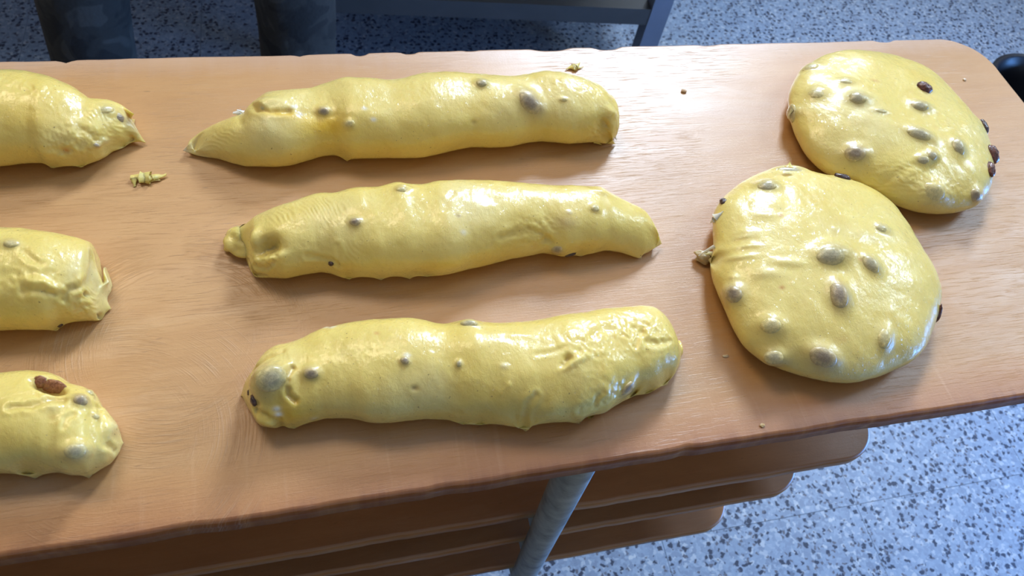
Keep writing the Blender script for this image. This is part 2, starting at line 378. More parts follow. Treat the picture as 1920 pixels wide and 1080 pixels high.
# ------------------------------------------------------------------ dough
BASE = np.array([.87, .695, .21]); 
def smooth1(v, k=2):
    for _ in range(k): v = np.concatenate([[v[0]], (v[:-2] + 2 * v[1:-1] + v[2:]) / 4, [v[-1]]])
    return v
def section(n):
    # unit cross-section, n points, u across (-1..1), v height 0..1, flat underneath; starts under the near side
    th = np.linspace(-math.pi, math.pi, n, endpoint=False); c, s = np.cos(th), np.sin(th)
    e = np.where(s > 0, 2 / 2.15, 2 / 3.0); u = np.sign(c) * np.abs(c) ** e; zc = .40
    vv = np.sign(s) * np.abs(s) ** e; v = np.where(s > 0, zc + (1 - zc) * vv, zc + zc * vv)
    return u, v
class Dough:
    """grid of vertices G[i, j]; brushes push it along its normals; then it becomes one mesh"""
    def __init__(s, G, wrap, caps):
        s.G = G; s.wrap = wrap; s.caps = caps; s.Cc = np.broadcast_to(BASE, G.shape).copy(); s.extra = []; s.normals(); s.pix()
    def normals(s):
        G = s.G; di = np.gradient(G, axis=0); dj = (np.roll(G, -1, 1) - np.roll(G, 1, 1)) / 2
        N = np.cross(di, dj); N /= np.linalg.norm(N, axis=-1, keepdims=True) + 1e-12
        cen = G.mean(axis=1, keepdims=True) if s.wrap == 'log' else G.mean(axis=(0, 1), keepdims=True)
        if ((G - cen) * N).sum(-1).mean() < 0: N = -N
        s.N = N
    def pix(s):
        s.P = proj(s.G); s.vis = ((CAMP - s.G) * s.N).sum(-1) > 0
    def relief(s, amp, sc, ani=(1, 1, 1), ridge=False, off=0):
        n = noise(s.G * np.array(ani) + off, sc)
        if ridge: n = 1 - 2 * np.abs(n)
        s.G = s.G + s.N * (n * amp * s.damp())[..., None]
    def damp(s): return np.clip((s.G[..., 2] - .0005) / .012, 0, 1)
    def anchor(s, px, py):
        d = ((s.P - np.array([px, py])) ** 2).sum(-1) + np.where(s.vis, 0, 1e4); i = np.unravel_index(d.argmin(), d.shape)
        return s.G[i].copy(), s.N[i].copy(), i
    def frame(s, p, n, ang):
        ex = RC[:, 0] * math.cos(math.radians(ang)) + RC[:, 1] * math.sin(math.radians(ang))
        ex = ex - n * (ex @ n); ex /= np.linalg.norm(ex); ey = np.cross(n, ex); sc = ((CAMP - p) @ RC[:, 2]) / FPX
        return ex, ey, sc
    def mask(s, px, py, rx, ry, ang=0, pw=2):
        p, n, _ = s.anchor(px, py); ex, ey, sc = s.frame(p, n, ang); d = s.G - p
        q = ((d @ ex) / (rx * sc)) ** 2 + ((d @ ey) / (ry * sc)) ** 2 + ((d @ n) / (max(rx, ry) * sc * 2)) ** 2
        return np.exp(-q ** (pw / 2)), p, n, ex, ey, sc
    def bump(s, px, py, rx, ry, h, ang=0, pw=2, tint=None, ta=1.0):
        m, p, n, *_ = s.mask(px, py, rx, ry, ang, pw); s.G = s.G + s.N * (m * h)[..., None]
        if tint is not None: s.tint(m * ta, tint)
    def tint(s, m, col): m = np.clip(m, 0, 1)[..., None]; s.Cc = s.Cc * (1 - m) + np.array(col) * m
    def tintat(s, px, py, rx, ry, col, a=1.0, ang=0): s.tint(s.mask(px, py, rx, ry, ang)[0] * a, col)
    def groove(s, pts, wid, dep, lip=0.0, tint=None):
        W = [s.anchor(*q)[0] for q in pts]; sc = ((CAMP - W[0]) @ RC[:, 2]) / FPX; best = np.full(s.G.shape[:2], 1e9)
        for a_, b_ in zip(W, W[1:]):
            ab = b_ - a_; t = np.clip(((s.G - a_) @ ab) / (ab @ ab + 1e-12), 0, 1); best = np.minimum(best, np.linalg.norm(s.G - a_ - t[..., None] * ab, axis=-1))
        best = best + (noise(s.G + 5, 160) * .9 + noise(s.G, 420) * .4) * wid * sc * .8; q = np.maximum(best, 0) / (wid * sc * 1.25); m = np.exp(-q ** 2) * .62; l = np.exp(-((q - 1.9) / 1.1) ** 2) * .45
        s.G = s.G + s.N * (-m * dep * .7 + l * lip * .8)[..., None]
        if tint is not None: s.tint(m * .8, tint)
    def wrinkle(s, px, py, rx, ry, ang, freq, amp, mang=0):
        m, p, n, ex, ey, sc = s.mask(px, py, rx, ry, mang); e2, _, _ = s.frame(p, n, ang)
        ph = ((s.G - p) @ e2) * freq * .8 + noise(s.G, 45) * 9 + noise(s.G + 4, 130) * 3; k = .5 + .5 * noise(s.G + 8, 110); s.G = s.G + s.N * (m * k * amp * .62 * (1 - 1.6 * np.abs(np.sin(ph))) * s.damp())[..., None]
    def rough(s, px, py, rx, ry, amp, sc=350, ang=0):
        m = s.mask(px, py, rx, ry, ang)[0]; s.G = s.G + s.N * (m * amp * (noise(s.G, sc) + .6 * noise(s.G + 3, sc * 2.1)) * s.damp())[..., None]
    def done(s, name, label, cat='dough', group=None):
        s.G[..., 2] = np.maximum(s.G[..., 2], .0004)
        s.normals(); s.pix()
        ni, nj = s.G.shape[:2]; V = s.G.reshape(-1, 3); C = s.Cc.reshape(-1, 3)
        I = np.arange(ni - 1)[:, None] * nj + np.arange(nj)[None]; J = np.arange(ni - 1)[:, None] * nj + (np.arange(nj) + 1)[None] % nj
        F = np.stack([I, J, J + nj, I + nj], -1).reshape(-1, 4)
        V = list([V]); Cs = [C]; Fs = [F]; nv = ni * nj
        for row in s.caps:
            k = 0 if row == 0 else ni - 1; V.append(s.G[k].mean(0, keepdims=True)); Cs.append(s.Cc[k].mean(0, keepdims=True))
            a_ = np.arange(nj) + k * nj; b_ = (np.arange(nj) + 1) % nj + k * nj; cN = np.full(nj, nv)
            Fs.append(np.stack([b_, a_, cN, cN], -1) if row == 0 else np.stack([a_, b_, cN, cN], -1)); nv += 1
        for ev, ef, ec in s.extra:
            V.append(ev); Cs.append(np.broadcast_to(ec, ev.shape)); Fs.append(ef + nv); nv += len(ev)
        V = np.concatenate(V); C = np.concatenate(Cs); F = np.concatenate(Fs)
        # faces with a repeated corner become triangles
        base = s.G[..., :2].reshape(-1, 2).mean(0); org = np.array([base[0], base[1], 0.])
        me = D.meshes.new(name); V = V - org
        tri = F[:, 2] == F[:, 3]; qf = F[~tri]; tf = F[tri][:, :3]
        me.vertices.add(len(V)); me.vertices.foreach_set('co', V.astype(np.float32).ravel())
        loops = np.concatenate([qf.ravel(), tf.ravel()]).astype(np.int32); me.loops.add(len(loops)); me.loops.foreach_set('vertex_index', loops)
        st = np.concatenate([np.arange(len(qf)) * 4, len(qf) * 4 + np.arange(len(tf)) * 3]).astype(np.int32)
        me.polygons.add(len(st)); me.polygons.foreach_set('loop_start', st); me.update(calc_edges=True)
        me.polygons.foreach_set('use_smooth', [True] * len(st))
        ca = me.color_attributes.new('dough_colour', 'FLOAT_COLOR', 'POINT'); ca.data.foreach_set('color', np.c_[C, np.ones(len(C))].astype(np.float32).ravel())
        bmm = bmesh.new(); bmm.from_mesh(me); bmesh.ops.recalc_face_normals(bmm, faces=bmm.faces); bmm.to_mesh(me); bmm.free()
        o = link(name, me, None, DOUGH); o.location = org; tag(o, label, cat, group); s.o = o; s.org = org; return o
    def wisp(s, a, b, za, zb, r0, r1=.0002, col=None, flat=.5, bend=.0):
        if r0 >= .0033 and hasattr(s, 'G'): return s.pull(a, b, zb, r0 * 1.0, col)
        A, B = at(*a, za), at(*b, zb); ax = B - A; L = np.linalg.norm(ax); t_ = ax / L; sd = np.cross(t_, [0, 0, 1.]); sd /= np.linalg.norm(sd) + 1e-9; up = np.cross(sd, t_)
        n, m = 10, 9; V = []
        for k in range(m):
            t = k / (m - 1); c = A + ax * t + up * (math.sin(t * math.pi) * bend) + sd * (math.sin(t * 3) * L * .05); r = r0 * 1.35 * (1 - t) ** 1.7 + r1
            for q in range(n): th = 2 * math.pi * q / n; V.append(c + sd * math.cos(th) * r + up * math.sin(th) * r * flat)
        V = np.array(V); V[:, 2] = np.maximum(V[:, 2], .0003)
        F = [[k * n + q, k * n + (q + 1) % n, (k + 1) * n + (q + 1) % n, (k + 1) * n + q] for k in range(m - 1) for q in range(n)]
        s.extra.append((V, np.array(F), BASE * 1.03 if col is None else np.array(col)))
    def pull(s, a, b, zb, r, col=None):
        s.pix(); A, n_, i_ = s.anchor(*a); B = at(*b, zb); dl = B - A; dist = np.linalg.norm(s.G - A, axis=-1)
        m = np.exp(-(dist / r) ** 1.15); s.G = s.G + m[..., None] * dl
        if col is not None: s.tint(m, col)
    def blob(s, px, py, z, rx, ry, rz, ang=0, amp=.1, col=None):
        c = at(px, py, z); V, F = ball(40, 24); ca, sa = math.cos(ang), math.sin(ang)
        V = V * (1 + amp * noise(V + px, 2.0)[:, None]) * np.array([rx, ry, rz]); V = np.c_[V[:, 0] * ca - V[:, 1] * sa, V[:, 0] * sa + V[:, 1] * ca, V[:, 2]] + c
        V[:, 2] = np.maximum(V[:, 2], .0003); s.extra.append((V, F, BASE if col is None else np.array(col)))
def ball(n, m):
    V = []; F = []
    for i in range(m + 1):
        ph = math.pi * (i + .02) / (m + .04)
        for k in range(n): th = 2 * math.pi * k / n; V.append((math.sin(ph) * math.cos(th), math.sin(ph) * math.sin(th), math.cos(ph)))
    for i in range(m):
        for k in range(n): F.append([i * n + k, (i + 1) * n + k, (i + 1) * n + (k + 1) % n, i * n + (k + 1) % n])
    return np.array(V), np.array(F)
BV, BF = ball(28, 18)
FILMT = {'film': (.68, .55, .23), 'strong': (.60, .46, .22), 'pale': (.79, .63, .24)}
FILMC = {'film': (.47, .40, .23), 'strong': (.34, .26, .17), 'pale': (.67, .56, .26)}
def raisin_prep(d, lst):
    for r in lst:
        px, py, rx, ry, ang, kind = r[:6]
        sc = .00042
        if kind in FILMT:
            d.bump(px, py, rx * 1.30, ry * 1.30, min(rx, ry) * sc * (.74 if kind != 'pale' else .5), ang, 2.6, FILMT[kind], .95)
        else:
            d.bump(px, py, rx * 1.25, ry * 1.25, min(rx, ry) * sc * .25, ang, 3, (.62, .50, .2), .5)
def raisins(d, lst):
    for k, r in enumerate(lst):
        px, py, rx, ry, ang, kind = r[:6]; p, n, _ = d.anchor(px, py); ex, ey, sc = d.frame(p, n, ang)
        film = kind in FILMT; a_, b_ = rx * sc * 1.12, ry * sc * 1.12; h = min(a_, b_) * (.50 if film else .32 if kind == 'sunk' else .85)
        V = BV.copy(); am = .06 if film else .16
        V = V * (1 + am * noise(V * .9 + px * .37, 2.3)[:, None] + (0 if film else .07) * noise(V + py, 6.0)[:, None])
        cen = p - n * h * (.86 if film else .30) + n * (.00018 if film else 0)
        W = cen + V[:, :1] * a_ * ex * (.92 if film else 1) + V[:, 1:2] * b_ * ey * (.92 if film else 1) + V[:, 2:] * n * h
        W[:, 2] = np.maximum(W[:, 2], .0005); W = W - p
        me = mesh_np('raisin', W, BF); m = {'bare': R_BARE, 'red': R_RED, 'sunk': R_SUNK}.get(kind, R_FILM)
        if film:
            rho = np.hypot(V[:, 0], V[:, 1]); q = np.clip((rho - .30) / .55, 0, 1); q = (q * q * (3 - 2 * q))[:, None]
            cc_ = np.array(FILMC[kind]) * (1 - q) + np.array(FILMT[kind]) * q
            ca = me.color_attributes.new('dough_colour', 'FLOAT_COLOR', 'POINT'); ca.data.foreach_set('color', np.c_[cc_, np.ones(len(cc_))].astype(np.float32).ravel())
        o = link('raisin', me, d.o, m); o.location = p - d.org
        if kind in ('bare', 'red', 'sunk'): o['label'] = 'bare dark brown raisin sticking out of the dough' if kind != 'sunk' else 'orange brown raisin sitting in a hole'

def fit_log(U, L, NS=420, NR=200, kap=.60, hpow=.5, x_is=None):
    U = np.array(U, float); L = np.array(L, float)
    def dense(P, n=300):
        s_ = np.r_[0, np.cumsum(np.linalg.norm(np.diff(P, axis=0), axis=1))]; t = np.linspace(0, s_[-1], n)
        return np.c_[np.interp(t, s_, P[:, 0]), np.interp(t, s_, P[:, 1])]
    U, L = dense(U), dense(L); hgt = .045; u0, v0 = section(60)
    for _ in range(8):
        if np.isscalar(hgt): zu = np.full(len(U), hgt * .78); zl = np.full(len(L), hgt * .22)
        else:
            gx = lambda P, z: np.array([at(p[0], p[1], zz)[0] for p, zz in zip(P, z)])
            zu = np.interp(gx(U, zu), X, hu); zl = np.interp(gx(L, zl), X, hl)
        wu = np.array([at(p[0], p[1], z) for p, z in zip(U, zu)]); wl = np.array([at(p[0], p[1], z) for p, z in zip(L, zl)])
        gu = wu[:, 1] * CAMH / (CAMH - wu[:, 2]); gl = wl[:, 1] * CAMH / (CAMH - wl[:, 2])
        x0 = min(wu[:, 0].min(), wl[:, 0].min()); x1 = max(wu[:, 0].max(), wl[:, 0].max())
        tt = np.linspace(0, math.pi, NS); X = (x0 + x1) / 2 - (x1 - x0) / 2 * (np.cos(tt) * .35 + (1 - 2 * tt / math.pi) * .65)
        def prof(wx, g, hi):
            o = np.argsort(wx, kind='stable'); return np.interp(X, wx[o], g[o])
        YU = smooth1(prof(wu[:, 0], gu, 1), 6); YL_ = smooth1(prof(wl[:, 0], gl, 0), 6); mid = (YU + YL_) / 2; half = np.maximum((YU - YL_) / 2, 1e-4)
        endf = np.sqrt(np.clip(1 - np.clip(1 - (X - x0) / .006, 0, 1) ** 2, 0, 1)) * np.sqrt(np.clip(1 - np.clip(1 - (x1 - X) / .006, 0, 1) ** 2, 0, 1))
        half = half * np.maximum(endf, .02); a_ = half * .75; yc = mid.copy()
        href = np.percentile(a_, 75)
        for _k in range(25):
            h = kap * 2 * href * (a_ / href) ** (1 - hpow * 0) if False else kap * 2 * np.minimum(a_, href * 1.3) ** .85 * href ** .15
            h = np.minimum(h, a_ * 2.2)
            y = yc[:, None] + a_[:, None] * u0; z = h[:, None] * v0; g = y * CAMH / (CAMH - z)
            ga, gb = g.max(1), g.min(1); a_ = np.maximum(a_ + ((half * 2) - (ga - gb)) / 2 * .8, 1e-4); yc = yc + (mid - (ga + gb) / 2) * .9
        h = smooth1(h, 4); iu, il = g.argmax(1), g.argmin(1); hu = np.take_along_axis(z, iu[:, None], 1)[:, 0]; hl = np.take_along_axis(z, il[:, None], 1)[:, 0]; hgt = h
    u, v = section(NR); G = np.stack([np.broadcast_to(X[:, None], (NS, NR)), yc[:, None] + a_[:, None] * u, h[:, None] * v + .0003], -1)
    return Dough(G.copy(), 'log', (0, 1))

def fit_round(poly, height, NA=460, NM=150, ctr=None):
    poly = np.array(poly, float); c = poly.mean(0) if ctr is None else np.array(ctr)
    gc = at(c[0], c[1], height * .5)[:2]
    def tgt(P):
        d = P - c; return np.arctan2(d[:, 1], d[:, 0]), np.hypot(d[:, 0], d[:, 1])
    # dense target outline
    Q = np.concatenate([poly + (np.roll(poly, -1, 0) - poly) * k / 12 for k in range(12)]); ta, tr = tgt(Q); o = np.argsort(ta); ta, tr = ta[o], tr[o]
    ta = np.r_[ta - 2 * math.pi, ta, ta + 2 * math.pi]; tr = np.r_[tr, tr, tr]
    n = 120; ph = np.linspace(-math.pi, math.pi, n, endpoint=False); R = np.full(n, .06)
    def build(R, ph, m):
        # profile from the middle of the underside round the rim to the apex
        s_ = np.linspace(0, 1, m); th = -math.pi / 2 + math.pi * (s_ * .985 + .0075); co, si = np.cos(th), np.sin(th)
        rr = np.abs(co) ** np.where(si > 0, .92, .45); zz = np.where(si > 0, .36 + .64 * np.abs(si) ** .95, .36 - .36 * np.abs(si) ** .8)
        G = np.zeros((m, len(ph), 3)); G[..., 0] = gc[0] + rr[:, None] * R * np.cos(ph); G[..., 1] = gc[1] + rr[:, None] * R * np.sin(ph); G[..., 2] = zz[:, None] * height + .0003
        return G
    for it in range(60):
        G = build(R, ph, 30); P = proj(G).reshape(-1, 2); a_, r_ = tgt(P)
        bins = np.linspace(-math.pi, math.pi, 181); bi = np.digitize(a_, bins) - 1; mx = np.zeros(180); np.maximum.at(mx, np.clip(bi, 0, 179), r_)
        bc = (bins[:-1] + bins[1:]) / 2; ok = mx > 10; want = np.interp(bc, ta, tr); ratio = np.interp(bc, bc[ok], (want / np.maximum(mx, 1))[ok])
        # which outline bin does each azimuth feed
        rim = proj(G[10:24]); dd = rim - c; rad = np.hypot(dd[..., 0], dd[..., 1]); aa = np.arctan2(dd[..., 1], dd[..., 0]); k = rad.argmax(0); am = aa[k, np.arange(n)]
        rt = np.interp(am, np.r_[bc - 2 * math.pi, bc, bc + 2 * math.pi], np.r_[ratio, ratio, ratio]); R = R * np.clip(rt, .8, 1.25) ** .5
        f_ = np.fft.rfft(R); f_[9:] = 0; R = np.fft.irfft(f_, n)
    ph2 = np.linspace(-math.pi, math.pi, NA, endpoint=False); R2 = np.interp(ph2, np.r_[ph, math.pi], np.r_[R, R[0]])
    return Dough(build(R2, ph2, NM), 'round', (0, 1))

YOLK = (.86, .55, .02); PALE = (.84, .745, .41); WHITE = (.85, .83, .76); BROWN = (.30, .17, .05)
def base_relief(d, k):
    d.relief(.0017, 28, off=k); d.relief(.00045, 85, off=k + 1); d.relief(.00016, 240, (1, .6, 1), off=k + 2); d.relief(.00006, 620, off=k + 3)
    t = noise(d.G + k, 22) * .5 + .5; d.tint(np.clip((t - .55) * 1.2, 0, .5), PALE); t = noise(d.G + k + 9, 30) * .5 + .5; d.tint(np.clip((t - .62) * 1.5, 0, .5), (.80, .60, .13))
    lo = np.clip(1 - d.G[..., 2] / .006, 0, 1) * .2; d.normals(); d.pix()

# --- log A: top of the middle column
U = [(352, 281), (358, 268), (367, 258), (384, 247), (407, 233), (437, 220), (457, 214), (473, 193), (499, 174), (538, 171), (583, 168), (618, 157), (652, 147), (687, 149), (728, 153), (755, 146), (795, 136), (831, 135), (874, 138), (932, 140), (963, 143), (992, 140), (1023, 135), (1051, 137), (1087, 146), (1123, 160), (1147, 184), (1157, 208), (1158, 225)]
L = [(352, 283), (373, 288), (393, 291), (412, 296), (435, 307), (462, 314), (515, 314), (542, 312), (572, 304), (602, 295), (629, 292), (660, 299), (710, 298), (742, 298), (788, 295), (824, 289), (855, 283), (884, 278), (920, 278), (956, 276), (987, 268), (1016, 265), (1063, 270), (1111, 266), (1135, 268), (1152, 258), (1158, 227)]
A = fit_log(U, L); base_relief(A, 1)
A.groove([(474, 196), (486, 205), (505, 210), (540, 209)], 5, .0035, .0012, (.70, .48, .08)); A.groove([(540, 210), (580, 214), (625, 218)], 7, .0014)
A.bump(500, 190, 28, 12, .0022, 10); A.bump(860, 240, 90, 26, .0012); A.bump(690, 215, 60, 20, .0010)
A.groove([(383, 250), (390, 268), (398, 285)], 4, .0018, .0008, (.66, .48, .12)); A.groove([(445, 215), (452, 232)], 4, .0012)
A.tintat(615, 238, 46, 26, YOLK, .9); A.tintat(525, 212, 45, 9, YOLK, .6); A.tintat(760, 250, 80, 30, (.80, .58, .12), .45); A.tintat(870, 200, 70, 20, (.80, .58, .12), .4)
A.wrinkle(420, 250, 45, 25, 60, 900, .00055, 30); A.wrinkle(810, 180, 70, 40, 8, 800, .0004); A.wrinkle(1080, 175, 60, 30, 45, 900, .0004); A.wrinkle(600, 190, 60, 22, 20, 1100, .0003)
A.bump(1135, 236, 17, 24, -.0050, 0, 2, (.62, .44, .12), .5); A.bump(1150, 212, 12, 10, .002); A.rough(1125, 250, 30, 18, .0008); A.rough(1095, 165, 60, 22, .0004)
A.groove([(1135, 225), (1143, 240), (1128, 256)], 4, .0022, .0012)
for x, y in ((551, 201), (563, 213), (683, 205), (700, 224)): A.tintat(x, y, 5, 4, WHITE, .9)
A.bump(888, 230, 5, 4, -.0006, 0, 2, BROWN, .3)
RA = [(994, 193, 25, 17, -42, 'strong'), (904, 156, 11, 9, 0, 'film'), (606, 208, 10, 8, 0, 'strong'), (655, 232, 9, 7, 0, 'pale'), (492, 202, 6, 6, 0, 'pale'), (1056, 186, 7, 4, 0, 'pale')]
raisin_prep(A, RA); A.tintat(1000, 206, 18, 8, (.36, .25, .16), .7)
A.wisp((384, 272), (343, 282), .009, .004, .0075, .0022, (.80, .68, .36)); A.wisp((372, 262), (362, 290), .006, .002, .004, .001); A.wisp((1130, 258), (1155, 270), .006, .001, .0045); A.wisp((1115, 262), (1129, 272), .004, .001, .003); A.wisp((645, 292), (651, 303), .004, .001, .004); A.wisp((1150, 246), (1156, 262), .01, .003, .003, .0006, WHITE)
A.wisp((462, 214), (444, 206), .022, .026, .0022, .0005, WHITE); A.wisp((452, 212), (437, 212), .021, .021, .0022, .0012, WHITE)
A.done('dough_log', 'upper dough log of the middle column with pointed left end and large raisin bump', group='rolled dough logs'); raisins(A, RA)

# --- log B: middle
U = [(459, 478), (460, 462), (465, 440), (471, 420), (478, 405), (492, 397), (515, 386), (542, 377), (565, 369), (590, 364), (629, 364), (650, 358), (670, 354), (709, 353), (732, 347), (748, 343), (767, 346), (794, 345), (819, 338), (866, 336), (923, 337), (969, 340), (1003, 343), (1033, 348), (1083, 350), (1122, 350), (1141, 359), (1164, 370), (1191, 381), (1205, 391), (1217, 412), (1225, 430), (1229, 445)]
L = [(459, 480), (462, 497), (470, 510), (487, 518), (515, 521), (537, 522), (570, 515), (602, 510), (620, 512), (640, 518), (675, 518), (714, 521), (767, 519), (801, 518), (824, 519), (843, 517), (877, 507), (923, 496), (957, 487), (992, 480), (1017, 475), (1038, 478), (1054, 482), (1083, 478), (1111, 476), (1134, 470), (1164, 472), (1190, 477), (1207, 472), (1220, 464), (1229, 447)]
B = fit_log(U, L); base_relief(B, 21)
B.bump(503, 462, 22, 17, -.0085, 10, 2.4, (.60, .44, .13), .65); B.bump(482, 472, 12, 10, -.004); B.bump(478, 448, 8, 22, .003); B.bump(515, 482, 26, 9, .0022, 12); B.rough(490, 480, 30, 28, .0009)
B.groove([(480, 495), (500, 500), (512, 492), (517, 480)], 3.5, .002, .0012); B.groove([(468, 490), (480, 505), (500, 515)], 3, .0022, .001, (.55, .40, .14))
B.groove([(575, 478), (600, 483), (625, 488), (640, 498)], 4, .0012, .0009); B.wrinkle(650, 480, 20, 28, 5, 900, .0007); B.groove([(632, 462), (636, 480), (633, 498)], 3.5, .0012, .0008)
B.wrinkle(600, 390, 62, 26, 35, 1150, .0010, -12); B.wrinkle(530, 405, 35, 25, 60, 1100, .0006)
B.groove([(940, 446), (965, 437), (990, 433), (1015, 440), (1032, 452)], 5, .0018, .0009, (.74, .56, .16)); B.groove([(1005, 465), (1015, 452), (1030, 447)], 4, .001, .0005)
B.rough(1010, 430, 45, 25, .0006); B.bump(1125, 360, 22, 9, .0018); B.bump(760, 352, 12, 8, .0018); B.groove([(832, 396), (838, 376), (850, 364)], 5, .0008, .0006)
B.tintat(1063, 416, 22, 14, (.66, .48, .22), .6); B.tintat(680, 400, 30, 20, (.80, .58, .13), .5); B.tintat(1100, 400, 35, 10, (.82, .62, .15), .5); B.tintat(840, 497, 60, 12, (.84, .64, .12), .5)
B.tintat(860, 405, 5, 4, BROWN, .6); B.tintat(870, 435, 6, 5, WHITE, .6)
for x, y in ((1117, 386), (1067, 398)): B.bump(x, y, 6, 4, .0008, 0, 2, WHITE, .5)
RB = [(666, 415, 10, 8, 0, 'strong'), (621, 494, 5, 4, 0, 'bare'), (1044, 468, 11, 8, 0, 'strong'), (1071, 478, 10, 4, 12, 'bare'), (752, 355, 9, 7, 0, 'pale'), (1116, 391, 9, 7, 0, 'pale')]
raisin_prep(B, RB)
B.blob(453, 452, .006, .0125, .0125, .008, .3, .25, BASE * .97); B.wisp((462, 430), (421, 440), .010, .004, .005, .0005); B.wisp((455, 428), (440, 427), .012, .006, .003, .0004, PALE)
B.wisp((1214, 446), (1241, 457), .012, .003, .0085, .0006); B.wisp((1190, 470), (1202, 486), .005, .001, .005, .0006)
for p, q in (((652, 512), (655, 525)), ((712, 516), (715, 526)), ((766, 514), (768, 524)), ((800, 514), (803, 519)), ((485, 512), (476, 517)), ((1092, 474), (1090, 481))): B.wisp(p, q, .004 if p[1] > 400 else .03, .001 if p[1] > 400 else .031, .0042, .0003)
B.done('dough_log', 'centre dough log of the middle column with hollow at its torn left end', group='rolled dough logs'); raisins(B, RB)

# --- log C: bottom of the middle column
U = [(452, 742), (453, 725), (458, 712), (466, 701), (478, 683), (488, 667), (502, 655), (519, 646), (538, 641), (570, 630), (598, 617), (623, 613), (659, 606), (695, 602), (731, 600), (767, 599), (791, 602), (815, 608), (837, 610), (862, 603), (880, 600), (900, 605), (937, 606), (975, 604), (1025, 597), (1055, 590), (1100, 585), (1132, 577), (1175, 574), (1222, 575), (1242, 588), (1255, 610), (1268, 630), (1274, 652), (1274, 670)]
L = [(452, 745), (461, 762), (473, 778), (478, 790), (490, 800), (512, 803), (531, 798), (550, 801), (579, 793), (610, 785), (659, 787), (690, 795), (731, 796), (791, 790), (839, 788), (870, 792), (917, 792), (950, 797), (985, 799), (1012, 795), (1050, 792), (1082, 791), (1110, 780), (1132, 775), (1162, 755), (1187, 741), (1219, 733), (1240, 722), (1258, 708), (1270, 688), (1274, 672)]
C = fit_log(U, L); base_relief(C, 41)
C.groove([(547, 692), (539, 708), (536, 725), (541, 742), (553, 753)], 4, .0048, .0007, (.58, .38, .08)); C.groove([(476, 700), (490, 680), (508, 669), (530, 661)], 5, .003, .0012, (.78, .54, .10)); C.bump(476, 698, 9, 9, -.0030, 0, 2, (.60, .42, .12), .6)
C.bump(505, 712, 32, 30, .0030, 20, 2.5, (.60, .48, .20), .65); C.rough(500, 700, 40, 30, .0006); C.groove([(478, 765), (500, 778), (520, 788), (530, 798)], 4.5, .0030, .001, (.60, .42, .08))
C.groove([(476, 735), (484, 755), (480, 772)], 5, .0026, .001, (.55, .40, .14)); C.bump(500, 790, 20, 12, .0025)
C.tintat(545, 775, 40, 22, YOLK, .75); C.tintat(522, 735, 14, 28, YOLK, .6); C.tintat(488, 790, 20, 12, (.84, .66, .12), .6); C.tintat(760, 640, 120, 14, (.84, .64, .2), .35)
C.wrinkle(545, 672, 40, 20, 20, 1100, .0004); C.wrinkle(700, 660, 90, 30, 60, 900, .00035)
C.groove([(1008, 665), (1035, 660), (1060, 652)], 4, .0012, .0006); C.bump(1063, 672, 9, 6, -.0035, 35, 2, (.66, .5, .16), .6); C.bump(1056, 682, 8, 5, -.0028, 35, 2, (.66, .5, .16), .6); C.bump(1085, 676, 36, 7, .0018, 32); C.wrinkle(1090, 690, 40, 20, 120, 700, .0006)
C.rough(1100, 650, 45, 40, .0009); C.rough(1190, 625, 70, 34, .0010, 260); C.wrinkle(1200, 620, 60, 34, 30, 700, .0009); C.groove([(1110, 628), (1122, 620), (1140, 616)], 6, .0010, .0005); C.groove([(1190, 650), (1196, 632), (1206, 620)], 4, .0016, .001); C.groove([(1215, 640), (1235, 645), (1255, 640)], 5, .0018, .001)
C.groove([(980, 790), (984, 770), (990, 755), (1004, 742)], 4, .0010, .0016); C.groove([(1090, 770), (1112, 762), (1122, 742)], 6, .0016, .0008); C.bump(1030, 768, 32, 20, .0016); C.rough(1150, 740, 50, 22, .0007)
C.groove([(940, 738), (955, 722)], 2.5, -.0012); C.bump(970, 630, 50, 9, .0006)
for x, y, a_ in ((519, 765, 1), (523, 776, .9), (612, 614, .9), (762, 668, .8), (622, 614, .8), (588, 785, .4), (945, 685, .4)): C.bump(x, y, 7, 5, .0006, 0, 2, WHITE, a_)
C.bump(777, 730, 7, 5, -.0012, 0, 2, (.45, .30, .10), .6); C.tintat(706, 625, 5, 4, (.7, .35, .08), .7); C.tintat(1150, 732, 8, 6, (.5, .35, .2), .5)
RCn = [(582, 700, 13, 10, 0, 'strong'), (466, 736, 4, 5, 0, 'bare'), (476, 750, 6, 10, 20, 'bare'), (760, 677, 8, 6, -15, 'strong'), (860, 681, 5, 6, 0, 'film'), (1177, 729, 16, 8, 42, 'strong'), (880, 606, 16, 8, 0, 'film'), (508, 712, 28, 24, 30, 'film')]
raisin_prep(C, RCn)
for p, q, r in (((984, 785), (985, 810), .006), ((900, 788), (901, 797), .005), ((870, 788), (866, 796), .004), ((1110, 776), (1111, 783), .003), ((1082, 786), (1086, 795), .004), ((1216, 728), (1218, 737), .005), ((1248, 708), (1251, 723), .005), ((1186, 735), (1190, 741), .004), ((546, 796), (552, 804), .004)): C.wisp(p, q, .005 if p[1] > 640 else .034, .001 if p[1] > 640 else .036, r, .0004)
for p, q in (((1050, 676), (1078, 668)), ((1052, 690), (1070, 668)), ((1050, 672), (1068, 652)), ((1062, 700), (1090, 678))): C.wisp(p, q, .034, .036, .0011, .0004, PALE)
C.done('dough_log', 'lower dough log of the middle column, thickest, with folded left end nearest the front edge', group='rolled dough logs'); raisins(C, RCn)

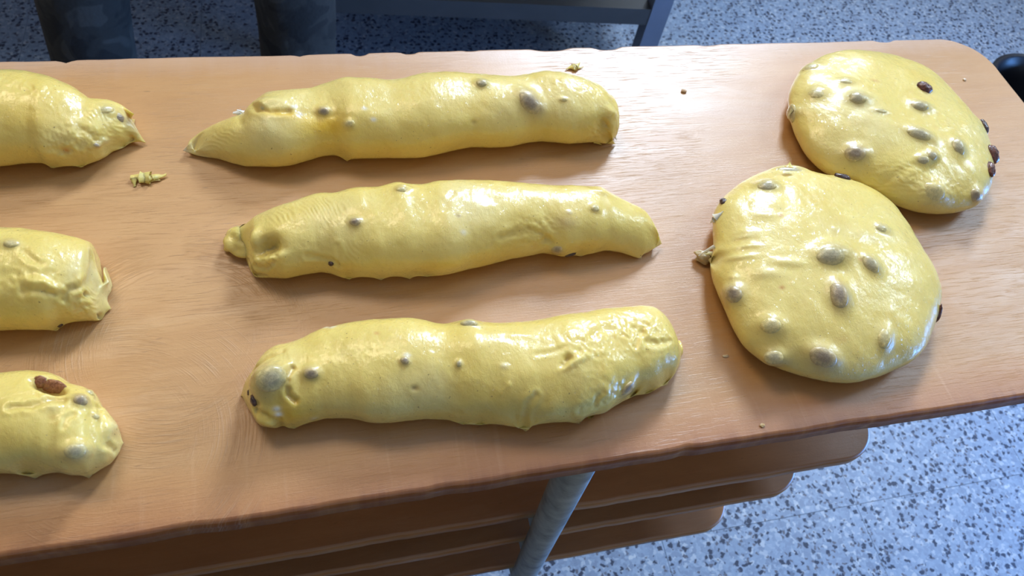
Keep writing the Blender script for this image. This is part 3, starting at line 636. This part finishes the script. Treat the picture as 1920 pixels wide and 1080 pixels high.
# --- three logs cut by the left frame edge
U = [(-520, 230), (-505, 195), (-450, 160), (-300, 138), (-100, 128), (0, 133), (48, 136), (89, 146), (130, 163), (165, 186), (204, 189), (230, 197), (243, 208), (247, 222), (248, 235)]
L = [(-520, 235), (-500, 285), (-450, 312), (-300, 322), (-100, 316), (0, 313), (44, 308), (81, 307), (100, 313), (126, 311), (156, 310), (185, 302), (200, 294), (207, 285), (226, 274), (236, 258), (248, 238)]
Dg = fit_log(U, L, 380, 180); base_relief(Dg, 61)
Dg.groove([(148, 240), (168, 250), (184, 262)], 6, .0020, .001, (.66, .48, .12)); Dg.rough(130, 268, 50, 28, .0008); Dg.wrinkle(110, 190, 60, 30, 20, 700, .0006, -20); Dg.wrinkle(185, 222, 26, 26, 30, 900, .0008)
Dg.tintat(30, 215, 70, 40, (.80, .55, .10), .5); Dg.tintat(124, 283, 6, 5, (.62, .25, .05), .8); Dg.bump(118, 282, 16, 8, -.0015); Dg.rough(60, 165, 50, 16, .0006); Dg.bump(192, 262, 7, 6, .0014, 0, 2, PALE, .6); Dg.rough(225, 235, 20, 30, .001)
RD = [(228, 222, 12, 10, -20, 'strong'), (200, 205, 14, 9, 30, 'pale'), (181, 271, 6, 4, 0, 'strong')]
raisin_prep(Dg, RD)
for a_ in (((228, 240), (274, 268), .014, .002, .0065, .0004), ((236, 210), (252, 214), .024, .022, .004, .0006), ((218, 268), (233, 275), .006, .001, .004, .0004), ((148, 303), (154, 315), .004, .001, .004, .0004), ((96, 308), (99, 316), .004, .001, .004, .0005), ((232, 256), (256, 263), .010, .002, .004, .0008)): Dg.wisp(*a_)
Dg.done('dough_log', 'dough log at the upper left with a ragged pointed right end, cut by the frame', group='rolled dough logs'); raisins(Dg, RD)
U = [(-540, 540), (-525, 505), (-480, 468), (-350, 440), (-150, 426), (0, 427), (42, 429), (92, 436), (139, 447), (172, 456), (183, 467), (189, 492), (193, 514), (196, 535), (195, 548)]
L = [(-540, 545), (-520, 595), (-480, 622), (-350, 635), (-150, 628), (0, 621), (36, 618), (72, 619), (105, 616), (125, 606), (156, 600), (180, 594), (190, 580), (194, 565), (195, 550)]
E_ = fit_log(U, L, 380, 180); base_relief(E_, 81)
E_.rough(60, 530, 60, 30, .0011, 200); E_.groove([(45, 470), (60, 485), (75, 495)], 5, .0018, .001); E_.bump(75, 530, 38, 9, .0022, -8); E_.groove([(40, 548), (80, 545), (100, 552)], 5, .0018, .001); E_.groove([(118, 560), (128, 545), (150, 538), (166, 524), (170, 500), (172, 480)], 5, .0026, .0014, (.62, .46, .12))
E_.bump(162, 551, 5, 5, -.0035, 0, 2, (.30, .18, .05), .8); E_.bump(181, 586, 7, 4, -.0030, 0, 2, (.30, .18, .05), .8); E_.wrinkle(80, 475, 60, 25, 60, 700, .0005); E_.rough(165, 570, 32, 28, .001); E_.tint(E_.mask(185, 530, 10, 50)[0] * .6, PALE); E_.tintat(20, 580, 60, 30, (.80, .57, .10), .5)
RE = [(112, 611, 5, 4, 0, 'bare'), (20, 456, 14, 9, 0, 'pale')]
raisin_prep(E_, RE)
for a_ in (((190, 572), (207, 577), .006, .002, .004, .0004), ((188, 520), (204, 529), .016, .012, .005, .0008), ((180, 588), (190, 598), .006, .001, .006, .001), ((104, 608), (108, 621), .005, .001, .004, .0004)): E_.wisp(*a_)
E_.done('dough_log', 'dough log at the left middle with blunt creased right end, cut by the frame', group='rolled dough logs'); raisins(E_, RE)
U = [(-530, 850), (-515, 810), (-480, 780), (-350, 740), (-150, 710), (0, 700), (22, 697), (55, 694), (80, 695), (107, 705), (122, 718), (150, 726), (172, 738), (185, 762), (200, 777), (218, 792), (229, 810), (232, 830)]
L = [(-530, 852), (-510, 900), (-450, 930), (-350, 936), (-150, 912), (0, 887), (45, 886), (82, 884), (112, 885), (135, 891), (160, 890), (175, 888), (210, 869), (226, 853), (232, 832)]
F_ = fit_log(U, L, 380, 180); base_relief(F_, 101)
F_.bump(90, 722, 27, 13, -.0110, -14, 3, (.30, .12, .03), .95); F_.groove([(58, 716), (70, 706), (95, 704), (118, 716), (122, 730)], 4, -.0012, .0)
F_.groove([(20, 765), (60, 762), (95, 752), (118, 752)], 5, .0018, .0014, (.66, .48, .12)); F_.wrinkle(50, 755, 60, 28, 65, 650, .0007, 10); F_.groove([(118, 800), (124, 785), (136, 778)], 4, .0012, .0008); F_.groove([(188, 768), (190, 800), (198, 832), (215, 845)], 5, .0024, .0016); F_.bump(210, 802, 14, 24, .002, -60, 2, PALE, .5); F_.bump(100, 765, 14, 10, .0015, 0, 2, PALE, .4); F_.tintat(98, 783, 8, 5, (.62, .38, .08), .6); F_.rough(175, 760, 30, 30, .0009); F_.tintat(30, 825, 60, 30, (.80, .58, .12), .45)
RF = [(100, 723, 21, 11, -14, 'sunk'), (74, 719, 13, 11, 0, 'sunk'), (151, 750, 12, 10, -30, 'strong'), (142, 847, 19, 14, 0, 'film'), (170, 736, 8, 6, 0, 'pale'), (180, 781, 7, 5, 0, 'pale')]
raisin_prep(F_, RF[2:])
for a_ in (((164, 884), (167, 897), .004, .001, .0035, .0003), ((60, 880), (66, 898), .004, .001, .006, .0005), ((50, 880), (53, 891), .004, .001, .004, .0004)): F_.wisp(*a_)
F_.done('dough_log', 'dough log at the lower left with a brown raisin in a hole', group='rolled dough logs'); raisins(F_, RF)

# --- two round loaves at the right
Pg = [(1479, 170), (1495, 141), (1518, 117), (1553, 99), (1596, 93), (1647, 94), (1683, 104), (1715, 117), (1748, 135), (1780, 164), (1806, 190), (1829, 216), (1848, 242), (1861, 271), (1866, 300), (1862, 340), (1845, 371), (1822, 391), (1795, 400), (1764, 401), (1725, 397), (1686, 389), (1651, 371), (1602, 345), (1563, 330), (1537, 320), (1511, 294), (1492, 261), (1482, 229), (1476, 200)]
G_ = fit_round(Pg, .040); base_relief(G_, 121)
G_.relief(-.0004, 28, off=121)
G_.wrinkle(1660, 335, 60, 26, 70, 700, .0007, 20); G_.wrinkle(1560, 220, 50, 26, 30, 700, .0004); G_.rough(1745, 350, 60, 24, .0006); G_.groove([(1655, 345), (1690, 322), (1735, 300)], 5, .0008, .0006); G_.groove([(1740, 205), (1760, 218), (1765, 232)], 5, .0012, .001)
G_.tintat(1700, 300, 130, 50, (.84, .66, .12), .55); G_.tintat(1640, 150, 8, 4, (.7, .35, .08), .6)
RG = [(1532, 174, 16, 14, 20, 'pale'), (1607, 183, 17, 14, 0, 'film'), (1651, 207, 13, 6, 0, 'pale'), (1734, 164, 13, 11, -35, 'red'), (1726, 198, 17, 12, 0, 'film'), (1586, 151, 14, 9, 0, 'pale'), (1725, 252, 24, 14, -20, 'film'), (1797, 275, 13, 18, 0, 'film'), (1731, 299, 14, 10, 10, 'film'), (1748, 290, 11, 10, 10, 'film'), (1605, 288, 19, 15, 0, 'strong'), (1852, 234, 8, 14, 10, 'bare'), (1863, 288, 12, 17, 10, 'red'), (1858, 318, 9, 15, -10, 'red'), (1831, 367, 12, 13, 20, 'strong'), (1751, 362, 24, 20, 0, 'pale'), (1518, 125, 15, 11, 20, 'pale'), (1483, 212, 9, 18, 0, 'film')]
raisin_prep(G_, RG)
for p, q in (((1486, 205), (1477, 222)), ((1490, 198), (1478, 212))): G_.wisp(p, q, .022, .016, .001, .0003, PALE)
G_.done('dough_round', 'far round dough piece studded with raisins near the board corner', group='round dough pieces'); raisins(G_, RG)
Ph = [(1334, 450), (1336, 420), (1343, 392), (1367, 359), (1404, 333), (1440, 320), (1475, 313), (1506, 316), (1551, 325), (1600, 341), (1640, 367), (1681, 396), (1714, 437), (1746, 481), (1762, 522), (1765, 567), (1754, 616), (1730, 657), (1689, 689), (1648, 708), (1591, 718), (1534, 714), (1486, 701), (1441, 681), (1424, 658), (1384, 624), (1355, 579), (1339, 530), (1334, 490)]
H_ = fit_round(Ph, .042); base_relief(H_, 141)
H_.relief(-.0005, 28, off=141)
for x, y, rx, ry, h in ((1477, 494, 28, 10, .0016), (1404, 436, 22, 9, .0012), (1395, 445, 20, 5, .0008), (1390, 482, 26, 6, .0012), (1400, 462, 24, 5, .0010), (1440, 512, 30, 12, .0012), (1566, 428, 8, 5, .0012), (1620, 440, 40, 20, .0008), (1375, 520, 9, 7, .0014), (1430, 403, 22, 8, .0010)): H_.bump(x, y, rx, ry, h, -4, 2, PALE, .3)
for x, y in ((1467, 539), (1614, 490), (1463, 404)): H_.tintat(x, y, 5, 4, (.62, .27, .05), .85)
H_.tintat(1580, 640, 120, 40, (.82, .64, .18), .4); H_.tintat(1580, 635, 10, 8, (.7, .45, .12), .5); H_.tint(H_.mask(1460, 672, 60, 20, 0)[0] * .35, (.62, .54, .24))
H_.bump(1440, 668, 16, 14, .0025); H_.rough(1650, 470, 90, 50, .0003, 250, -40)
RH = [(1439, 348, 18, 13, 10, 'film'), (1481, 317, 25, 10, -3, 'film'), (1355, 376, 6, 9, -15, 'bare'), (1579, 331, 14, 8, -20, 'bare'), (1557, 479, 31, 20, 12, 'film'), (1634, 496, 14, 20, 25, 'film'), (1573, 553, 17, 26, 0, 'strong'), (1652, 427, 15, 12, 0, 'pale'), (1374, 552, 16, 17, 30, 'strong'), (1447, 611, 20, 16, 0, 'pale'), (1659, 632, 13, 20, -20, 'pale'), (1453, 671, 18, 13, 0, 'film'), (1545, 670, 26, 18, -20, 'strong'), (1766, 588, 5, 15, -5, 'red')]
raisin_prep(H_, RH)
H_.wisp((1340, 408), (1356, 396), .020, .026, .0022, .0006, WHITE); H_.wisp((1338, 412), (1332, 418), .018, .014, .0016, .0006, WHITE)
H_.blob(1323, 482, .004, .0085, .0055, .0045, -.3, .35, (.55, .42, .22)); H_.wisp((1340, 462), (1310, 480), .018, .008, .001, .0004, WHITE); H_.wisp((1342, 475), (1318, 478), .014, .007, .0016, .0006, PALE); H_.wisp((1345, 480), (1312, 470), .01, .006, .003, .0005, PALE); H_.wisp((1346, 488), (1326, 486), .01, .004, .004, .001, PALE); H_.wisp((1479, 314), (1481, 303), .034, .037, .003, .0003)
H_.done('dough_round', 'near round dough piece studded with raisins, front right of the board', group='round dough pieces'); raisins(H_, RH)

# ------------------------------------------------------------------ scraps of dough on the board
def scrap(name, label, segs, col=BASE):
    d = Dough.__new__(Dough); d.extra = []
    for a_ in segs: d.wisp(*a_, col=col) if len(a_) < 8 else d.wisp(*a_)
    V = np.concatenate([e[0] for e in d.extra]); Fs = []; k = 0; Cs = []
    for ev, ef, ec in d.extra: Fs.append(ef + k); Cs.append(np.broadcast_to(ec, ev.shape)); k += len(ev)
    org = np.array([*V[:, :2].mean(0), 0.]); V = V + .0006 * noise(V, 400)[:, None]; V[:, 2] = np.maximum(V[:, 2], .0002)
    me = mesh_np(name, V - org, np.concatenate(Fs)); ca = me.color_attributes.new('dough_colour', 'FLOAT_COLOR', 'POINT'); ca.data.foreach_set('color', np.c_[np.concatenate(Cs), np.ones(len(V))].astype(np.float32).ravel())
    o = link(name, me, None, DOUGH); o.location = org; return tag(o, label, 'dough scrap')
scrap('dough_scrap', 'larger twisted dough scrap lying between the two upper dough logs', [((282, 333), (244, 334), .0025, .002, .0030, .0018), ((262, 333), (296, 333), .0028, .002, .0034, .0010), ((286, 333), (312, 327), .002, .002, .0018, .0010), ((252, 335), (253, 350), .002, .0004, .0016, .0008), ((262, 337), (300, 338), .001, .001, .0016, .0006)])
scrap('dough_scrap', 'tiny pale dough scrap near the far edge of the board', [((1078, 126), (1061, 130), .0015, .001, .0028, .0006), ((1074, 127), (1094, 125), .0015, .001, .0028, .0003), ((1080, 125), (1088, 117), .002, .004, .0022, .0003)])
def crumb(label, px, py, rx, ry, h, col):
    c = at(px, py); V, F = ball(20, 12); V = V * (1 + .25 * noise(V + px, 2.2)[:, None]) * np.array([rx, ry, h]); V[:, 2] = np.maximum(V[:, 2] + h * .6, .0002)
    me = mesh_np('crumb', V, F); ca = me.color_attributes.new('dough_colour', 'FLOAT_COLOR', 'POINT'); ca.data.foreach_set('color', np.tile(np.array([*col, 1.], np.float32), (len(V), 1)).ravel())
    o = link('crumb', me, None, DOUGH); o.location = (c[0], c[1], 0); tag(o, label, 'crumb')
crumb('brownish crumb on the board left of the far round dough', 1282, 172, .0026, .0022, .0014, (.62, .42, .26))
crumb('small pale crumb near the front edge right of centre', 1429, 798, .0020, .0014, .0008, (.74, .50, .25))
crumb('small pale crumb on the bare board corner at the upper right', 1808, 150, .0018, .0016, .0010, (.74, .58, .48))
crumb('pale crumb lying between the lower dough log and near round dough', 1360, 668, .0024, .0012, .0007, (.78, .56, .34))

# ------------------------------------------------------------------ background: steel table, person, bucket
zs = -.63
tl = at(804, 0, zs); tr = at(1244, 19, zs)
ty = (tl[1] + tr[1]) / 2; txr = at(1262, 30, zs)[0]
tb = empty('steel_table', (txr - .9, ty + .35, FLOOR)); tag(tb, 'dark grey steel table with a lower shelf behind the board', 'table')
ang = math.atan2(tr[1] - tl[1], tr[0] - tl[0]); LX, LY = 1.95, .70; yc_ = tr[1] + (txr - tr[0]) * math.tan(ang); tb.location = (txr - LX / 2 * math.cos(ang) - LY / 2 * math.sin(ang), yc_ - LX / 2 * math.sin(ang) + LY / 2 * math.cos(ang), FLOOR); tb.rotation_euler = (0, 0, ang)
h0 = zs - FLOOR
bm = bmesh.new(); SX = LX / 2 - .90; bx(bm, (SX, -LY / 2, h0 - .045), (LX / 2 - .025, -LY / 2 + .003, h0)); bx(bm, (SX, -LY / 2 + .003, h0 - .006), (LX / 2 - .025, LY / 2, h0 - .003)); bm_obj('shelf', bm, STEEL, tb)
bm = bmesh.new(); bx(bm, (-LX / 2 - .01, -LY / 2 - .02, .84), (LX / 2 + .01, LY / 2 + .02, .87), .003); bm_obj('tabletop', bm, STEEL_L, tb)
for sx in (-1, 0, 1):
    for sy in (-1, 1):
        bm = bmesh.new(); x = sx * (LX / 2 - .024) if sx else SX + .024; y = sy * (LY / 2 - .024)
        bx(bm, (x - .024, y - .026 if sy < 0 else y + .023, 0), (x + .024, y - .023 if sy < 0 else y + .026, .84)); bx(bm, (x - .024, y - .023, 0), (x - .021, y + .023, .84)) if sx > 0 else bx(bm, (x + .021, y - .023, 0), (x + .024, y + .023, .84))
        bm_obj('leg', bm, STEEL_L, tb)

bc = at(1952, 166, -.50)
bk = empty('bucket', (bc[0], bc[1], FLOOR)); tag(bk, 'black round bucket on the floor beyond the right end of the board', 'bucket')
bm = bmesh.new(); lathe(bm, [(.075, 0), (.105, .34), (.112, .345), (.113, .352), (.108, .356), (.10, .352), (.09, .30), (.066, .01)], (0, 0, 0), 48); bm_obj('bucket_body', bm, BLACK, bk, True)
bm = bmesh.new(); tube(bm, [(.112 * math.cos(t), .03 * math.sin(t) - .0, .33 - .11 * abs(math.sin(t))) for t in np.linspace(0, math.pi, 15)], [.003] * 15, 8); bm_obj('handle', bm, STEEL, bk, True)

def camo():
    a = NT('camouflage_cloth'); c = a.coord(); f = a.noise(c, 13, 2, .4, 1.0)
    a.set(Base_Color=a.ramp(f, [(.40, (.020, .017, .014)), (.44, (.036, .031, .025)), (.56, (.036, .031, .025)), (.60, (.062, .054, .044))]), Roughness=.9, Normal=a.bump(a.noise(c, 30, 3), .4, .01)); return a.m
CAMO = camo(); SKIN = plain('skin', (.55, .33, .24), .55); SHIRT = plain('grey_cotton_shirt', (.16, .17, .19), .9); SHOE = plain('black_shoe_leather', (.02, .02, .022), .5); HAIR = plain('dark_hair', (.03, .02, .015), .6)
def skinned(name, pts, edges, parent, mat, root=0, sub=2):
    me = D.meshes.new(name); me.from_pydata([p[0] for p in pts], edges, []); o = link(name, me, parent, mat)
    s_ = o.modifiers.new('skin', 'SKIN')
    for i, p in enumerate(pts):
        r = p[1]; me.skin_vertices[0].data[i].radius = r if isinstance(r, tuple) else (r, r)
    me.skin_vertices[0].data[root].use_root = True
    s_.use_smooth_shade = True; o.modifiers.new('sub', 'SUBSURF').levels = sub; o.modifiers['sub'].render_levels = sub
    return o
fa = at(213, 95, -.58); fb = at(572, 95, -.58)
yl = (fa[1] + fb[1]) / 2 - .02; pel = ((fa[0] + fb[0]) / 2, yl)
pr = empty('person', (pel[0], pel[1], FLOOR)); tag(pr, 'person in dark camouflage trousers standing behind the board', 'person')
ka = at(215, 20, -.46); kb = at(580, 20, -.46); fa = fa + (fa - ka) * 1.5; fb = fb + (fb - kb) * 1.5
def L_(x, y, z): return (x - pel[0], y - pel[1], z - FLOOR)
hz = .92
body = [((0, 0, hz), (.15, .11)), ((0, 0, 1.10), (.145, .10)), ((0, .01, 1.32), (.17, .115)), ((0, .0, 1.45), (.09, .08)), ((0, .0, 1.52), .05), ((0, .02, 1.60), (.075, .09)), ((0, .02, 1.70), (.07, .085)),
        ((-.17, 0, 1.42), .055), ((-.24, .03, 1.18), .045), ((-.26, .05, .95), .033), ((-.262, .06, .90), .028), ((.17, 0, 1.42), .055), ((.24, .03, 1.18), .045), ((.26, .05, .95), .033), ((.262, .06, .90), .028),
        ((-.09, 0, .84), .085), (L_(fa[0] * .45 + ka[0] * .55, yl, -.42), .055), (L_(fa[0], yl, -.76), .036), ((.09, 0, .84), .085), (L_(fb[0] * .45 + kb[0] * .55, yl, -.42), .055), (L_(fb[0], yl, -.76), .036)]
skinned('body', body, [(0, 1), (1, 2), (2, 3), (3, 4), (4, 5), (5, 6), (3, 7), (7, 8), (8, 9), (9, 10), (3, 11), (11, 12), (12, 13), (13, 14), (0, 15), (15, 16), (16, 17), (0, 18), (18, 19), (19, 20)], pr, SKIN)
tro = [((0, 0, .99), (.165, .125)), ((0, 0, .90), (.165, .125)), ((-.10, 0, .80), .105), (L_(fa[0] * .45 + ka[0] * .55, yl, -.42), .080), (L_(fa[0], yl, -.78), .078), ((.10, 0, .80), .105), (L_(fb[0] * .45 + kb[0] * .55, yl, -.42), .080), (L_(fb[0], yl, -.78), .078)]
o = skinned('trousers', tro, [(0, 1), (1, 2), (2, 3), (3, 4), (1, 5), (5, 6), (6, 7)], pr, CAMO, 1)
sh = [((0, 0, .97), (.175, .13)), ((0, 0, 1.12), (.17, .12)), ((0, .01, 1.32), (.19, .13)), ((0, 0, 1.45), (.10, .09)), ((-.18, 0, 1.42), .07), ((-.245, .03, 1.20), .06), ((.18, 0, 1.42), .07), ((.245, .03, 1.20), .06)]
skinned('shirt', sh, [(0, 1), (1, 2), (2, 3), (3, 4), (4, 5), (3, 6), (6, 7)], pr, SHIRT, 1)
skinned('hair', [((0, -.01, 1.64), (.082, .085)), ((0, .01, 1.72), (.078, .09))], [(0, 1)], pr, HAIR)
for f_ in (fa, fb):
    skinned('shoe', [(L_(f_[0], yl - .05, FLOOR + .045), (.042, .04)), (L_(f_[0], yl + .04, FLOOR + .04), (.045, .036)), (L_(f_[0], yl + .15, FLOOR + .032), (.046, .028))], [(0, 1), (1, 2)], pr, SHOE)
for sx in (-1, 1):
    X0 = sx * .262; fp = [((X0, .06, .905), (.027, .02)), ((X0, .062, .85), (.018, .038))]; fe = [(0, 1)]
    for q in range(4):
        oy_ = .062 + (q - 1.5) * .019; ln = (.058, .070, .075, .068)[q]; k = len(fp)
        fp += [((X0, oy_, .822), .0092), ((X0 - sx * .005, oy_, .822 - ln * .5), .0082), ((X0 - sx * .018, oy_, .822 - ln * .95), .0070)]; fe += [(1, k), (k, k + 1), (k + 1, k + 2)]
    k = len(fp); fp += [((X0 - sx * .008, .098, .872), .011), ((X0 - sx * .016, .118, .838), .009), ((X0 - sx * .02, .122, .812), .008)]; fe += [(0, k), (k, k + 1), (k + 1, k + 2)]
    skinned('hand', fp, fe, pr, SKIN, 0, 1)
